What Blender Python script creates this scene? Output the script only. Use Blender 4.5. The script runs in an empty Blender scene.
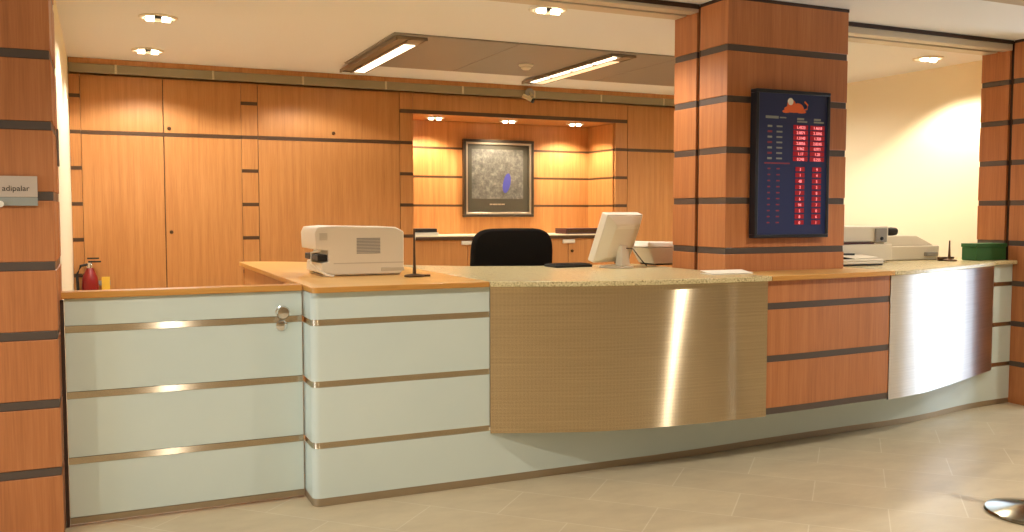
import bpy, bmesh, math, random
from mathutils import Vector, Matrix
random.seed(4)
C = bpy.context.scene.collection
PI = math.pi

# ------------------------------------------------------------------ materials
def s2l(c):
    return tuple(((v/255)/12.92 if v/255 <= .04045 else ((v/255+.055)/1.055)**2.4) for v in c) + (1,)

def mat(name, col, rough=.5, metal=0., emit=None, es=0., spec=.5, coat=0., aniso=0.):
    m = bpy.data.materials.new(name); m.use_nodes = True
    b = m.node_tree.nodes['Principled BSDF']
    b.inputs['Base Color'].default_value = s2l(col)
    b.inputs['Roughness'].default_value = rough
    b.inputs['Metallic'].default_value = metal
    b.inputs['Specular IOR Level'].default_value = spec
    b.inputs['Coat Weight'].default_value = coat
    if emit:
        b.inputs['Emission Color'].default_value = s2l(emit)
        b.inputs['Emission Strength'].default_value = es
    if aniso:
        b.inputs['Anisotropic'].default_value = aniso
        t = m.node_tree.nodes.new('ShaderNodeCombineXYZ'); t.inputs['Z'].default_value = 1   # level brush lines: highlights run upright
        m.node_tree.links.new(t.outputs[0], b.inputs['Tangent'])
    return m

def nodes(m):
    nt = m.node_tree
    return nt, nt.nodes, nt.links, nt.nodes['Principled BSDF']

def mapped(m, scale=(1, 1, 1), rot=(0, 0, 0), loc=(0, 0, 0)):
    nt, N, L, b = nodes(m)
    t = N.new('ShaderNodeTexCoord'); mp = N.new('ShaderNodeMapping')
    mp.inputs['Scale'].default_value = scale; mp.inputs['Rotation'].default_value = rot; mp.inputs['Location'].default_value = loc
    L.new(t.outputs['Object'], mp.inputs['Vector'])
    return mp.outputs['Vector']

def ramp(m, fac, stops):
    nt, N, L, b = nodes(m)
    r = N.new('ShaderNodeValToRGB')
    e = r.color_ramp.elements
    while len(e) < len(stops): e.new(.5)
    for i, (p, c) in enumerate(stops):
        e[i].position = p; e[i].color = s2l(c)
    L.new(fac, r.inputs['Fac'])
    return r.outputs['Color']

def wood(name, lo, mid, hi, rough=.35, horiz=False):
    m = mat(name, mid, rough)
    nt, N, L, b = nodes(m)
    sc = (1.0, 26, 26) if horiz else (26, 26, 1.0)
    n = N.new('ShaderNodeTexNoise'); n.inputs['Scale'].default_value = 1; n.inputs['Detail'].default_value = 5; n.inputs['Roughness'].default_value = .6
    L.new(mapped(m, sc), n.inputs['Vector'])
    n2 = N.new('ShaderNodeTexNoise'); n2.inputs['Scale'].default_value = 1; n2.inputs['Detail'].default_value = 2
    L.new(mapped(m, tuple(v*6 if v > 2 else 5 for v in sc)), n2.inputs['Vector'])
    mx = N.new('ShaderNodeMath'); mx.operation = 'MULTIPLY_ADD'; mx.inputs[1].default_value = .35
    L.new(n2.outputs['Fac'], mx.inputs[0])
    m2 = N.new('ShaderNodeMath'); m2.operation = 'MULTIPLY'; m2.inputs[1].default_value = .65
    L.new(n.outputs['Fac'], m2.inputs[0]); L.new(m2.outputs[0], mx.inputs[2])
    L.new(ramp(m, mx.outputs[0], [(.32, lo), (.5, mid), (.68, hi)]), b.inputs['Base Color'])
    return m

M = {}
M['cab'] = wood('beech_laminate', (171, 114, 62), (188, 129, 72), (199, 142, 84), .4)
M['pil'] = wood('cherry_laminate', (163, 100, 57), (181, 114, 66), (192, 127, 77), .42)
M['top'] = wood('beech_worktop', (208, 160, 88), (220, 173, 100), (228, 184, 114), .3, True)
M['edge'] = wood('beech_edging', (186, 130, 60), (200, 144, 70), (210, 156, 82), .35, True)
M['band'] = mat('bronze_band', (96, 86, 80), .38, .5)
M['cabband'] = mat('dark_band', (84, 60, 40), .4, .2)
M['seam'] = mat('seam_dark', (58, 36, 20), .7)
M['black'] = mat('black_plastic', (22, 20, 19), .5)
M['fabric'] = mat('black_fabric', (26, 23, 20), .95, spec=.1)
M['white'] = mat('white_plastic', (226, 218, 200), .4)
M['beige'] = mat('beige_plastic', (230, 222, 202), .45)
M['beige_dk'] = mat('dark_beige_plastic', (202, 192, 170), .5)  # darker beige for bases, grilles and the sloped lid
M['grey'] = mat('grey_plastic', (150, 146, 138), .5)
M['chrome'] = mat('chrome', (225, 225, 225), .12, 1)
M['base_chrome'] = mat('dull_chrome', (150, 150, 140), .14, 1)
M['kick'] = mat('kick_metal', (164, 146, 118), .5, .6)
M['paper'] = mat('paper', (240, 234, 218), .8)
M['brownmetal'] = mat('brown_metal', (88, 64, 42), .4, .6)
M['plaster'] = mat('cream_paint', (242, 230, 198), .85)
M['lobbywall'] = mat('lobby_paint', (222, 200, 160), .85)
M['ceil'] = mat('ceiling_paint', (234, 236, 238), .9)
M['soffit'] = mat('soffit_shade_tone', (186, 170, 148), .9)  # tan darkened to carry the shade on the lobby soffit
M['track'] = mat('track_metal', (206, 196, 178), .45, .2)
M['green'] = mat('green_card', (44, 96, 46), .6)
M['red'] = mat('red_enamel', (130, 18, 16), .35)
M['yellow'] = mat('yellow_card', (226, 182, 60), .6)
M['navy'] = mat('navy_board', (34, 46, 90), .35)
M['boardframe'] = mat('board_frame', (50, 52, 58), .35, .5)
M['led'] = mat('red_digits', (200, 40, 50), .5, emit=(255, 150, 150), es=1.2)
M['ledback'] = mat('red_display', (90, 8, 18), .4, emit=(190, 10, 28), es=.42)
M['boardwhite'] = mat('board_print', (140, 146, 140), .6)
M['boardred'] = mat('board_print_red', (140, 50, 66), .6)
M['orange'] = mat('orange_emblem', (238, 110, 44), .5)
M['cornice'] = mat('cornice_grey', (146, 134, 104), .5)
M['clip'] = mat('cornice_clip', (200, 186, 150), .4)
M['acryl'] = mat('grey_acrylic', (188, 172, 156), .25)
M['acryl2'] = mat('grey_acrylic_lower', (150, 152, 144), .25)
M['ink'] = mat('ink', (40, 34, 30), .7)
M['strip'] = mat('brushed_strip', (214, 202, 180), .34, 1, aniso=1.)
M['glow'] = mat('lamp_glow', (255, 240, 210), .5, emit=(255, 236, 200), es=14)
M['tube'] = mat('tube_glow', (255, 245, 220), .5, emit=(255, 240, 208), es=3.5)
M['tubeSoft'] = mat('reflector_glow', (255, 240, 215), .5, emit=(255, 226, 180), es=.8)
M['louvre'] = mat('louvre_dark', (146, 132, 112), .4, .4)
M['ceilpanel'] = mat('bronze_ceiling_tile', (148, 142, 134), .5, .2)
M['silver'] = mat('silver_frame', (206, 192, 170), .3, .9)
M['darkframe'] = mat('dark_frame', (52, 40, 28), .35)
M['mat'] = mat('dark_mount', (56, 50, 36), .5)
M['maroon'] = mat('maroon_cover', (70, 26, 24), .5)
M['stone'] = mat('cream_counter', (236, 224, 190), .3)

# back-painted glass
g = M['glass'] = mat('aqua_glass', (204, 216, 208), .16, spec=.5)
nt, N, L, b = nodes(g)
n = N.new('ShaderNodeTexNoise'); n.inputs['Scale'].default_value = 2.2; n.inputs['Detail'].default_value = 3
L.new(mapped(g), n.inputs['Vector'])
L.new(ramp(g, n.outputs['Fac'], [(.3, (202, 215, 208)), (.7, (208, 219, 210))]), b.inputs['Base Color'])

# brushed steel with a fine woven emboss
def steel(name, c0, c1, rough, weave):
    m = mat(name, c0, rough, 1, aniso=1.)
    nt, N, L, b = nodes(m)
    n = N.new('ShaderNodeTexNoise'); n.inputs['Scale'].default_value = 1; n.inputs['Detail'].default_value = 3
    L.new(mapped(m, (2, 2, 160)), n.inputs['Vector'])
    L.new(ramp(m, n.outputs['Fac'], [(.3, c0), (.7, c1)]), b.inputs['Base Color'])
    w = N.new('ShaderNodeTexWave'); w.bands_direction = 'X'; w.inputs['Scale'].default_value = 16
    w2 = N.new('ShaderNodeTexWave'); w2.bands_direction = 'Z'; w2.inputs['Scale'].default_value = 16
    L.new(mapped(m), w.inputs['Vector']); L.new(mapped(m), w2.inputs['Vector'])
    a = N.new('ShaderNodeMath'); a.operation = 'MAXIMUM'; L.new(w.outputs['Fac'], a.inputs[0]); L.new(w2.outputs['Fac'], a.inputs[1])
    mx = N.new('ShaderNodeMix'); mx.data_type = 'RGBA'; mx.blend_type = 'MULTIPLY'; mx.inputs['Factor'].default_value = weave
    L.new(ramp(m, n.outputs['Fac'], [(.3, c0), (.7, c1)]), mx.inputs['A']); L.new(ramp(m, a.outputs[0], [(.3, (170, 165, 160)), (.9, (255, 255, 255))]), mx.inputs['B'])
    L.new(mx.outputs['Result'], b.inputs['Base Color'])
    return m
M['steel'] = steel('brushed_steel', (222, 206, 176), (236, 220, 190), .32, .16)
# the golden sheet and the strips are brushed harder: a plain anisotropic gloss
nt, N, L, b = nodes(M['strip'])
ag = N.new('ShaderNodeBsdfAnisotropic'); ag.inputs['Roughness'].default_value = .27; ag.inputs['Anisotropy'].default_value = -.8
ag.inputs['Color'].default_value = b.inputs['Base Color'].default_value; L.new(b.inputs['Tangent'].links[0].from_socket, ag.inputs['Tangent'])
L.new(ag.outputs[0], N['Material Output'].inputs['Surface'])
nt, N, L, b = nodes(M['steel'])
ag = N.new('ShaderNodeBsdfAnisotropic'); ag.inputs['Roughness'].default_value = .25; ag.inputs['Anisotropy'].default_value = -.82
L.new(b.inputs['Base Color'].links[0].from_socket, ag.inputs['Color']); L.new(b.inputs['Tangent'].links[0].from_socket, ag.inputs['Tangent'])
L.new(ag.outputs[0], N['Material Output'].inputs['Surface'])
M['steel2'] = steel('satin_steel', (206, 204, 204), (222, 220, 220), .34, 0.)

# speckled granite
g = M['granite'] = mat('granite', (206, 190, 140), .25)
nt, N, L, b = nodes(g)
v = N.new('ShaderNodeTexNoise'); v.inputs['Scale'].default_value = 120; v.inputs['Detail'].default_value = 4; v.inputs['Roughness'].default_value = .75
L.new(mapped(g), v.inputs['Vector'])
L.new(ramp(g, v.outputs['Fac'], [(.36, (120, 104, 70)), (.47, (204, 188, 140)), (.62, (226, 212, 168))]), b.inputs['Base Color'])

# floor: large rectangular tiles laid on the diagonal
g = M['tile'] = mat('floor_tile', (206, 190, 156), .42)
nt, N, L, b = nodes(g)
br = N.new('ShaderNodeTexBrick')
br.inputs['Scale'].default_value = 1; br.inputs['Brick Width'].default_value = .72; br.inputs['Row Height'].default_value = .378
br.inputs['Mortar Size'].default_value = .0035; br.inputs['Mortar Smooth'].default_value = .3
br.inputs['Color1'].default_value = s2l((204, 190, 160)); br.inputs['Color2'].default_value = s2l((211, 197, 166)); br.inputs['Mortar'].default_value = s2l((222, 212, 188))
L.new(mapped(g, rot=(0, 0, PI/4), loc=(.522, -.284, 0)), br.inputs['Vector'])
n = N.new('ShaderNodeTexNoise'); n.inputs['Scale'].default_value = 3; n.inputs['Detail'].default_value = 6; n.inputs['Roughness'].default_value = .65
L.new(mapped(g, (1, 2.2, 1), (0, 0, PI/4)), n.inputs['Vector'])
mx = N.new('ShaderNodeMix'); mx.data_type = 'RGBA'; mx.blend_type = 'MULTIPLY'; mx.inputs['Factor'].default_value = 1
L.new(br.outputs['Color'], mx.inputs['A'])
L.new(ramp(g, n.outputs['Fac'], [(.3, (236, 234, 232)), (.7, (255, 255, 255))]), mx.inputs['B'])
L.new(mx.outputs['Result'], b.inputs['Base Color'])

# print in the picture: grey engraving with a blue mark
g = M['print'] = mat('engraving', (110, 104, 92), .5)
nt, N, L, b = nodes(g)
n = N.new('ShaderNodeTexNoise'); n.inputs['Scale'].default_value = 16; n.inputs['Detail'].default_value = 8; n.inputs['Roughness'].default_value = .8
L.new(mapped(g), n.inputs['Vector'])
L.new(ramp(g, n.outputs['Fac'], [(.33, (48, 46, 42)), (.5, (84, 80, 72)), (.68, (124, 118, 108))]), b.inputs['Base Color'])
M['bluemark'] = mat('blue_mark', (58, 58, 130), .5)

# ------------------------------------------------------------------ mesh builder
class MB:
    def __init__(s): s.v = []; s.f = []; s.m = []; s.sm = []
    def add(s, vs, fs, m=0, smooth=False):
        o = len(s.v); s.v += [Vector(p) for p in vs]
        for f in fs: s.f.append([o+i for i in f]); s.m.append(m); s.sm.append(smooth)
        return s
    def box(s, x0, x1, y0, y1, z0, z1, m=0):
        vs = [(x, y, z) for z in (z0, z1) for y in (y0, y1) for x in (x0, x1)]
        return s.add(vs, [(0, 2, 3, 1), (4, 5, 7, 6), (0, 1, 5, 4), (2, 6, 7, 3), (0, 4, 6, 2), (1, 3, 7, 5)], m)
    def hexa(s, bot, top, m=0):
        return s.add(list(bot)+list(top), [(3, 2, 1, 0), (4, 5, 6, 7)] + [(i, (i+1) % 4, 4+(i+1) % 4, 4+i) for i in range(4)], m)
    def prism(s, poly, z0, z1, m=0, mside=None):
        n = len(poly)
        if sum(poly[i][0]*poly[(i+1) % n][1]-poly[(i+1) % n][0]*poly[i][1] for i in range(n)) < 0: poly = poly[::-1]
        vs = [(x, y, z0) for x, y in poly] + [(x, y, z1) for x, y in poly]
        s.add(vs, [tuple(range(n))[::-1], tuple(range(n, 2*n))], m)
        o = len(s.v)-2*n
        for i in range(n):
            j = (i+1) % n
            s.f.append([o+i, o+j, o+n+j, o+n+i]); s.m.append(m if mside is None else mside); s.sm.append(False)
        return s
    def ribbon(s, path, z0, z1, t, m=0):
        """a wall of thickness t standing along path, its front on the path, growing to +Y"""
        back = offset(path, -t)
        n = len(path)
        vs = [(x, y, z) for z in (z0, z1) for x, y in path] + [(x, y, z) for z in (z0, z1) for x, y in back]
        fs = []; sm = []
        for i in range(n-1):
            fs.append((i, i+1, n+i+1, n+i))
            fs.append((2*n+i+1, 2*n+i, 3*n+i, 3*n+i+1))
        s.add(vs, fs, m, True)
        o = len(s.v)-4*n
        caps = []
        for i in range(n-1):
            caps.append((n+i, n+i+1, 3*n+i+1, 3*n+i)); caps.append((i+1, i, 2*n+i, 2*n+i+1))
        caps.append((0, n, 3*n, 2*n)); caps.append((n-1, 3*n-1, 4*n-1, 2*n-1))
        for f in caps: s.f.append([o+k for k in f]); s.m.append(m); s.sm.append(False)
        return s
    def lathe(s, prof, c=(0, 0, 0), n=28, m=0, smooth=True, axis='z'):
        vs = []; fs = []
        for r, z in prof:
            for k in range(n):
                a = 2*PI*k/n; p = (r*math.cos(a), r*math.sin(a), z)
                if axis == 'y': p = (p[0], z, p[1])
                if axis == 'x': p = (z, p[0], p[1])
                vs.append((c[0]+p[0], c[1]+p[1], c[2]+p[2]))
        for i in range(len(prof)-1):
            for k in range(n):
                k2 = (k+1) % n; f = (i*n+k, i*n+k2, (i+1)*n+k2, (i+1)*n+k)
                fs.append(f if axis != 'y' else f[::-1])
        o = len(s.v)
        s.add(vs, fs, m, smooth)
        for i, rev in ((0, True), (len(prof)-1, False)):
            if prof[i][0] > 1e-5:
                f = [o+i*n+k for k in range(n)]
                if rev != (axis == 'y'): f = f[::-1]
                s.f.append(f); s.m.append(m); s.sm.append(False)
        return s
    def tube(s, pts, r, n=10, m=0):
        pts = [Vector(p) for p in pts]; vs = []; fs = []
        up = Vector((0, 0, 1))
        for i, p in enumerate(pts):
            d = (pts[min(i+1, len(pts)-1)]-pts[max(i-1, 0)]).normalized()
            a = d.cross(up if abs(d.z) < .95 else Vector((1, 0, 0))).normalized(); b = d.cross(a)
            rr = r[i] if isinstance(r, (list, tuple)) else r
            vs += [p+(a*math.cos(2*PI*k/n)+b*math.sin(2*PI*k/n))*rr for k in range(n)]
        for i in range(len(pts)-1):
            for k in range(n):
                fs.append((i*n+k, (i+1)*n+k, (i+1)*n+(k+1) % n, i*n+(k+1) % n))
        fs.append(tuple(range(n))); fs.append(tuple(range((len(pts)-1)*n, len(pts)*n))[::-1])
        return s.add(vs, fs, m, True)
    def xf(s, mtx, start=0):
        for i in range(start, len(s.v)): s.v[i] = mtx @ s.v[i]
        return s
    def build(s, name, mats, parent=None, bevel=0, seg=2):
        if not isinstance(mats, (list, tuple)): mats = [mats]
        me = bpy.data.meshes.new(name)
        off = parent_world(parent) if parent else Vector((0, 0, 0))
        me.from_pydata([v-off for v in s.v], [], s.f)
        for x in mats: me.materials.append(M[x] if isinstance(x, str) else x)
        for p, mi, sm in zip(me.polygons, s.m, s.sm): p.material_index = mi; p.use_smooth = sm
        bm = bmesh.new(); bm.from_mesh(me); bmesh.ops.recalc_face_normals(bm, faces=bm.faces); bm.to_mesh(me); bm.free()
        me.update()
        me.set_sharp_from_angle(angle=.7)
        o = bpy.data.objects.new(name, me); C.objects.link(o)
        if parent: o.parent = parent
        if bevel:
            md = o.modifiers.new('edge', 'BEVEL'); md.width = bevel; md.segments = seg; md.limit_method = 'ANGLE'; md.angle_limit = .6
        return o

def parent_world(o):
    v = Vector((0, 0, 0))
    while o: v += o.location; o = o.parent
    return v

def offset(path, d):
    """shift a path (running towards +X) by d towards -Y side"""
    out = []
    for i, p in enumerate(path):
        a = path[max(i-1, 0)]; b = path[min(i+1, len(path)-1)]
        tx, ty = b[0]-a[0], b[1]-a[1]; l = math.hypot(tx, ty)
        out.append((p[0]+ty/l*d, p[1]-tx/l*d))
    return out

def smooth(pts, k=8):
    out = []
    for i in range(len(pts)-1):
        p0 = pts[max(i-1, 0)]; p1 = pts[i]; p2 = pts[i+1]; p3 = pts[min(i+2, len(pts)-1)]
        for j in range(k):
            t = j/k
            out.append(tuple(.5*(2*p1[a]+(p2[a]-p0[a])*t+(2*p0[a]-5*p1[a]+4*p2[a]-p3[a])*t*t+(3*p1[a]-p0[a]-3*p2[a]+p3[a])*t**3) for a in (0, 1)))
    out.append(tuple(pts[-1]))
    return out

def clip(path, x0, x1):
    def at(x):
        for a, b in zip(path, path[1:]):
            if a[0] <= x <= b[0]:
                t = (x-a[0])/(b[0]-a[0]) if b[0] > a[0] else 0
                return (x, a[1]+(b[1]-a[1])*t)
        return path[0] if x < path[0][0] else path[-1]
    return [at(x0)] + [p for p in path if x0+1e-4 < p[0] < x1-1e-4] + [at(x1)]

def tag(o, label, cat, group=None, kind=None):
    o['label'] = label; o['category'] = cat
    if group: o['group'] = group
    if kind: o['kind'] = kind
    return o
def thing(name, loc, label, cat, group=None):
    o = bpy.data.objects.new(name, None); C.objects.link(o); o.location = loc; o.empty_display_size = .1
    return tag(o, label, cat, group)
def struct(o, label=None, cat=None):
    o['kind'] = 'structure'
    if label: o['label'] = label
    if cat: o['category'] = cat
    return o
def dup(root, loc, label):
    r = root.copy(); C.objects.link(r); r.location = loc; r['label'] = label
    for ch in list(root.children):
        c = ch.copy(); C.objects.link(c); c.parent = r
        for g in list(ch.children):
            d = g.copy(); C.objects.link(d); d.parent = c
    return r
def text(name, body, size, m, loc, parent, align='CENTER', ext=.0008, line=1.0, rot=(PI/2, 0, 0)):
    cu = bpy.data.curves.new(name, 'FONT'); cu.body = body; cu.size = size; cu.align_x = align; cu.extrude = ext; cu.space_line = line
    cu.materials.append(M[m])
    o = bpy.data.objects.new(name, cu); C.objects.link(o)
    me = o.to_mesh().copy(); bpy.data.objects.remove(o); bpy.data.curves.remove(cu)
    mtx = Matrix.Translation(loc) @ Matrix.Rotation(PI/2, 4, 'X')
    vs = [mtx @ v.co for v in me.vertices]; fs = [tuple(p.vertices) for p in me.polygons]
    if isinstance(parent, MB): return parent.add(vs, fs)
    return MB().add(vs, fs).build(name, m, parent)

# ------------------------------------------------------------------ the room
ZC = 2.79
struct(MB().box(-4.6, 9.6, -4.6, 9.5, -.06, 0).build('floor', 'tile'), 'beige rectangular floor tiles laid on the diagonal', 'floor')
struct(MB().box(-4.6, 9.6, 3.97, 9.5, ZC, ZC+.08).build('ceiling', 'ceil'), 'plain cream ceiling over counter and office', 'ceiling')
struct(MB().box(-4.6, 9.6, -4.6, 3.97, ZC-.006, ZC+.08).build('ceiling_lobby', 'soffit'), 'lower lobby ceiling toned tan for shade, at top right corner', 'ceiling')
struct(MB().box(-.34, -.215, 5.085, 9.4, 0, ZC).build('wall_left', 'plaster'), 'cream office wall behind the left pillar', 'wall')
struct(MB().box(6.98, 7.1, 5.085, 9.4, 0, ZC).build('wall_right', 'plaster'), 'cream office wall lit by a downlight, right of the middle pillar', 'wall')
struct(MB().box(-.34, 7.1, 9.31, 9.42, 0, ZC).build('wall_back', 'plaster'), 'wall behind the wooden cabinets', 'wall')
# lobby shell with daylight openings
def wall_open(name, axis, pos, a0, a1, op, th=.12):
    mb = MB()
    def bx(s0, s1, z0, z1):
        if axis == 'x': mb.box(pos, pos+th, s0, s1, z0, z1)
        else: mb.box(s0, s1, pos, pos+th, z0, z1)
    c = a0
    for (o0, o1, z0, z1) in op:
        bx(c, o0, 0, ZC); bx(o0, o1, 0, z0); bx(o0, o1, z1, ZC); c = o1
    bx(c, a1, 0, ZC)
    return struct(mb.build(name, 'lobbywall'))
W_L = [(1.6, 4.2, .9, 2.5)]
W_R = [(2.75, 4.4, .1, 2.5)]
W_F = []
wall_open('wall_lobby_left', 'x', -4.6, -4.6, 4.6, W_L)
wall_open('wall_lobby_right', 'x', 9.48, -4.6, 4.6, W_R)
wall_open('wall_front', 'y', -4.6, -4.48, 9.48, W_F)
struct(MB().box(-4.48, -1.13, 4.52, 4.64, 0, ZC).build('wall_lobby_west', 'lobbywall'))
struct(MB().box(7.35, 9.48, 4.52, 4.64, 0, ZC).build('wall_lobby_east', 'lobbywall'))
def portal(loc, rot, sx, sy):
    l = bpy.data.lights.new('portal', 'AREA'); l.shape = 'RECTANGLE'; l.size = sx; l.size_y = sy; l.cycles.is_portal = True
    o = bpy.data.objects.new('window_portal', l); C.objects.link(o); o.location = loc; o.rotation_euler = rot
for o0, o1, z0, z1 in W_L: portal((-4.5, (o0+o1)/2, (z0+z1)/2), (0, -PI/2, 0), z1-z0, o1-o0)
for o0, o1, z0, z1 in W_R: portal((9.5, (o0+o1)/2, (z0+z1)/2), (0, PI/2, 0), z1-z0, o1-o0)
for o0, o1, z0, z1 in W_F: portal(((o0+o1)/2, -4.5, (z0+z1)/2), (PI/2, 0, 0), o1-o0, z1-z0)

# pillars clad in cherry laminate with bronze bands every 31 cm
BZ = [.31*k for k in range(1, 9)]
def pillar(name, x0, x1, label, foot=0.):
    mb = MB()
    zs = [0] + BZ + [ZC-.004]
    for (y0, y1) in ((4.52, 4.80), (4.835, 5.08)):
        for i in range(len(zs)-1):
            a = zs[i] + (.02 if i else 0); bz = zs[i+1] - (.02 if i < len(zs)-2 else 0)
            if bz > foot: mb.box(x0, x1, y0, y1, max(a, foot), bz, 0)
        for z in BZ:
            if z > foot: mb.box(x0+.004, x1-.004, y0+.004, y1-.004, z-.02, z+.02, 1)
    if foot: mb.box(x0+.06, x1-.06, 4.62, 5.05, 0, foot, 0)
    mb.box(x0+.02, x1-.02, 4.80, 4.835, foot, ZC-.004, 2)
    mb.box(x0-.003, x1+.003, 4.517, 4.80, ZC-.022, ZC-.001, 2)
    return struct(mb.build(name, ['pil', 'band', 'seam'], bevel=.003), label, 'pillar')
pillar('pillar', -1.12, -.18, 'wood-clad pillar at the left edge beside the glass gate')
pillar('pillar.001', 3.49, 4.452, 'wood-clad pillar rising from the counter with the rate board', 1.0)
pillar('pillar.002', 6.405, 7.345, 'wood-clad pillar at the right edge beside the green box')
# shutter header between the pillars
def header(name, x0, x1, lab, h=.05):
    mb = MB().box(x0, x1, 4.81, 4.90, ZC-h, ZC-.001, 0).box(x0, x1, 4.94, 5.06, ZC-h, ZC-.001, 0).box(x0, x1, 4.90, 4.94, ZC-.03, ZC-.001, 1)
    mb.box(x0, x1, 4.80, 4.808, ZC-.03, ZC-.001, 1)
    return struct(mb.build(name, ['track', 'seam'], bevel=.004), lab, 'track')
header('trim_1', -.175, 3.485, 'pale ceiling track left of the middle pillar')
header('trim_2', 4.457, 6.40, 'pale ceiling track right of the middle pillar', .075)

# back wall cornice
mb = MB().box(-.21, 6.975, 8.60, 9.30, 2.745, ZC-.001, 0)
struct(mb.build('trim_3', 'cab'), 'wooden ceiling moulding along the back wall', 'moulding')
mb = MB().box(-.21, 6.975, 8.585, 8.64, 2.668, 2.742, 0)
for x in [.15 + .80*k for k in range(9)]: mb.box(x, x+.02, 8.578, 8.59, 2.666, 2.744, 1)
struct(mb.build('trim_4', ['cornice', 'clip'], bevel=.004), 'grey-green cornice strip along the back wall', 'cornice')

# pilasters of the back wall
YB = 8.70
def pilaster(name, x0, x1, ztop, lab):
    mb = MB(); zs = [0] + [z for z in BZ if z < ztop-.05] + [ztop]
    for i in range(len(zs)-1):
        mb.box(x0, x1, YB, YB+.55, zs[i]+(.016 if i else 0), zs[i+1]-(.016 if i < len(zs)-2 else 0), 0)
    for z in zs[1:-1]: mb.box(x0, x1, YB-.002, YB+.5, z-.016, z+.016, 1)
    return struct(mb.build(name, ['cab', 'cabband']), lab, 'pilaster')
pilaster('trim_5', -.213, -.128, 2.665, 'narrow banded wood strip at the left end of back wall')
pilaster('trim_6', 1.212, 1.358, 2.665, 'narrow banded wood strip between the tall cabinets')
pilaster('trim_7', 2.735, 2.865, 2.665, 'narrow banded wood strip left of the lit niche')
pilaster('trim_8', 5.212, 5.362, 2.665, 'narrow banded wood strip right of the lit niche')

# lit niche
mb = MB()
zs = [1.243, 1.55, 1.86, 2.17, 2.458]
for i in range(4):
    a = zs[i]+(.012 if i else 0); c = zs[i+1]-(.012 if i < 3 else 0)
    mb.box(2.868, 5.209, 9.285, 9.305, a, c, 0)
    mb.box(5.196, 5.209, YB+.03, 9.285, a, c, 0); mb.box(2.868, 2.88, YB+.03, 9.285, a, c, 0)
for z in zs[1:-1]:
    mb.box(2.868, 5.209, 9.287, 9.305, z-.012, z+.012, 1)
    mb.box(5.198, 5.209, YB+.03, 9.287, z-.012, z+.012, 1); mb.box(2.868, 2.878, YB+.03, 9.287, z-.012, z+.012, 1)
mb.box(2.868, 5.209, YB, 9.305, 2.46, 2.664, 0)
mb.box(2.74, 5.36, YB-.004, YB, 2.462, 2.50, 1)
struct(mb.build('wall_niche', ['cab', 'cabband']), 'lit wood-panelled niche in the back wall', 'niche')

# ------------------------------------------------------------------ tall cabinets
def lock(x, z, parent):
    return MB().lathe([(.0, -.012), (.013, -.012), (.014, -.006), (.017, -.003), (.017, 0)], (x, YB, z), 14, axis='y').build('lock', 'brownmetal', parent)
t = thing('wardrobe_cabinet', (.54, YB, 0), 'tall double-door wood cabinet nearest the left pillar', 'cabinet', 'tall wood cabinets on the back wall')
MB().box(-.125, 1.209, YB+.02, YB+.55, .002, 2.664).build('body', 'seam', t)
for x0, x1 in ((-.125, .537), (.544, 1.209)):
    d = MB().box(x0, x1, YB, YB+.02, .08, 2.152).build('door', 'cab', t, .002)
    if x0 > 0: lock(x0+.045, 1.30, d)
    d = MB().box(x0, x1, YB, YB+.02, 2.186, 2.664).build('upper_door', 'cab', t, .002)
    if x0 > 0: lock(x0+.045, 2.225, d)
MB().box(-.125, 1.209, YB-.003, YB+.02, 2.153, 2.185).build('rail', 'cabband', t)
t = thing('wardrobe_cabinet', (2.05, YB, 0), 'wide single-panel wood cabinet behind the beige printer', 'cabinet', 'tall wood cabinets on the back wall')
MB().box(1.361, 2.732, YB+.02, YB+.55, .002, 2.664).build('body', 'seam', t)
MB().box(1.364, 2.730, YB, YB+.02, .08, 2.152).build('door', 'cab', t, .002)
d = MB().box(1.364, 2.730, YB, YB+.02, 2.186, 2.664).build('upper_door', 'cab', t, .002)
lock(2.07, 2.235, d)
MB().box(1.361, 2.732, YB-.003, YB+.02, 2.153, 2.185).build('rail', 'cabband', t)
t = thing('wardrobe_cabinet', (6.1, YB, 0), 'tall wood cabinet right of the lit niche, half hidden by the middle pillar', 'cabinet', 'tall wood cabinets on the back wall')
MB().box(5.365, 6.972, YB+.02, YB+.55, .002, 2.664).build('body', 'seam', t)
for x0, x1 in ((5.37, 6.17), (6.175, 6.97)):
    MB().box(x0, x1, YB, YB+.02, .08, 2.152).build('door', 'cab', t, .002)
    MB().box(x0, x1, YB, YB+.02, 2.186, 2.664).build('upper_door', 'cab', t, .002)
MB().box(5.365, 6.972, YB-.003, YB+.02, 2.153, 2.185).build('rail', 'cabband', t)

# low cabinets in the niche
for x0, lab in ((2.87, 'low wood cabinet under the niche, left of the office chair'), (4.042, 'low wood cabinet under the niche, beside the monitor')):
    x1 = x0+1.166; xm = (x0+x1)/2
    t = thing('low_cabinet', (xm, YB, 0), lab, 'cabinet', 'low cabinets under the niche')
    MB().box(x0, x1, YB+.02, 9.28, .002, 1.195).build('body', 'seam', t)
    for k, (a, c) in enumerate(((x0, xm-.003), (xm+.003, x1-.002))):
        d = MB().box(a, c, YB, YB+.02, .08, 1.192).build('door', 'cab', t, .002)
        if k:
            MB().lathe([(0, -.03), (.012, -.028), (.016, -.02), (.008, -.008), (.012, 0)], (a+.04, YB, 1.06), 14, axis='y').build('knob', 'brownmetal', d)
    hb = MB().box(xm-.075, xm+.075, YB-.026, YB-.0005, 1.142, 1.184); hb.build('handle', 'white', t, .01, 3)
ct = MB().box(2.883, 5.194, YB-.02, 9.283, 1.197, 1.24, 0).box(2.883, 5.194, YB-.026, YB-.02, 1.195, 1.228, 1)
tag(ct.build('niche_countertop', ['stone', 'cabband'], bevel=.003), 'cream stone top of the low cabinets under the niche', 'countertop')

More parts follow.
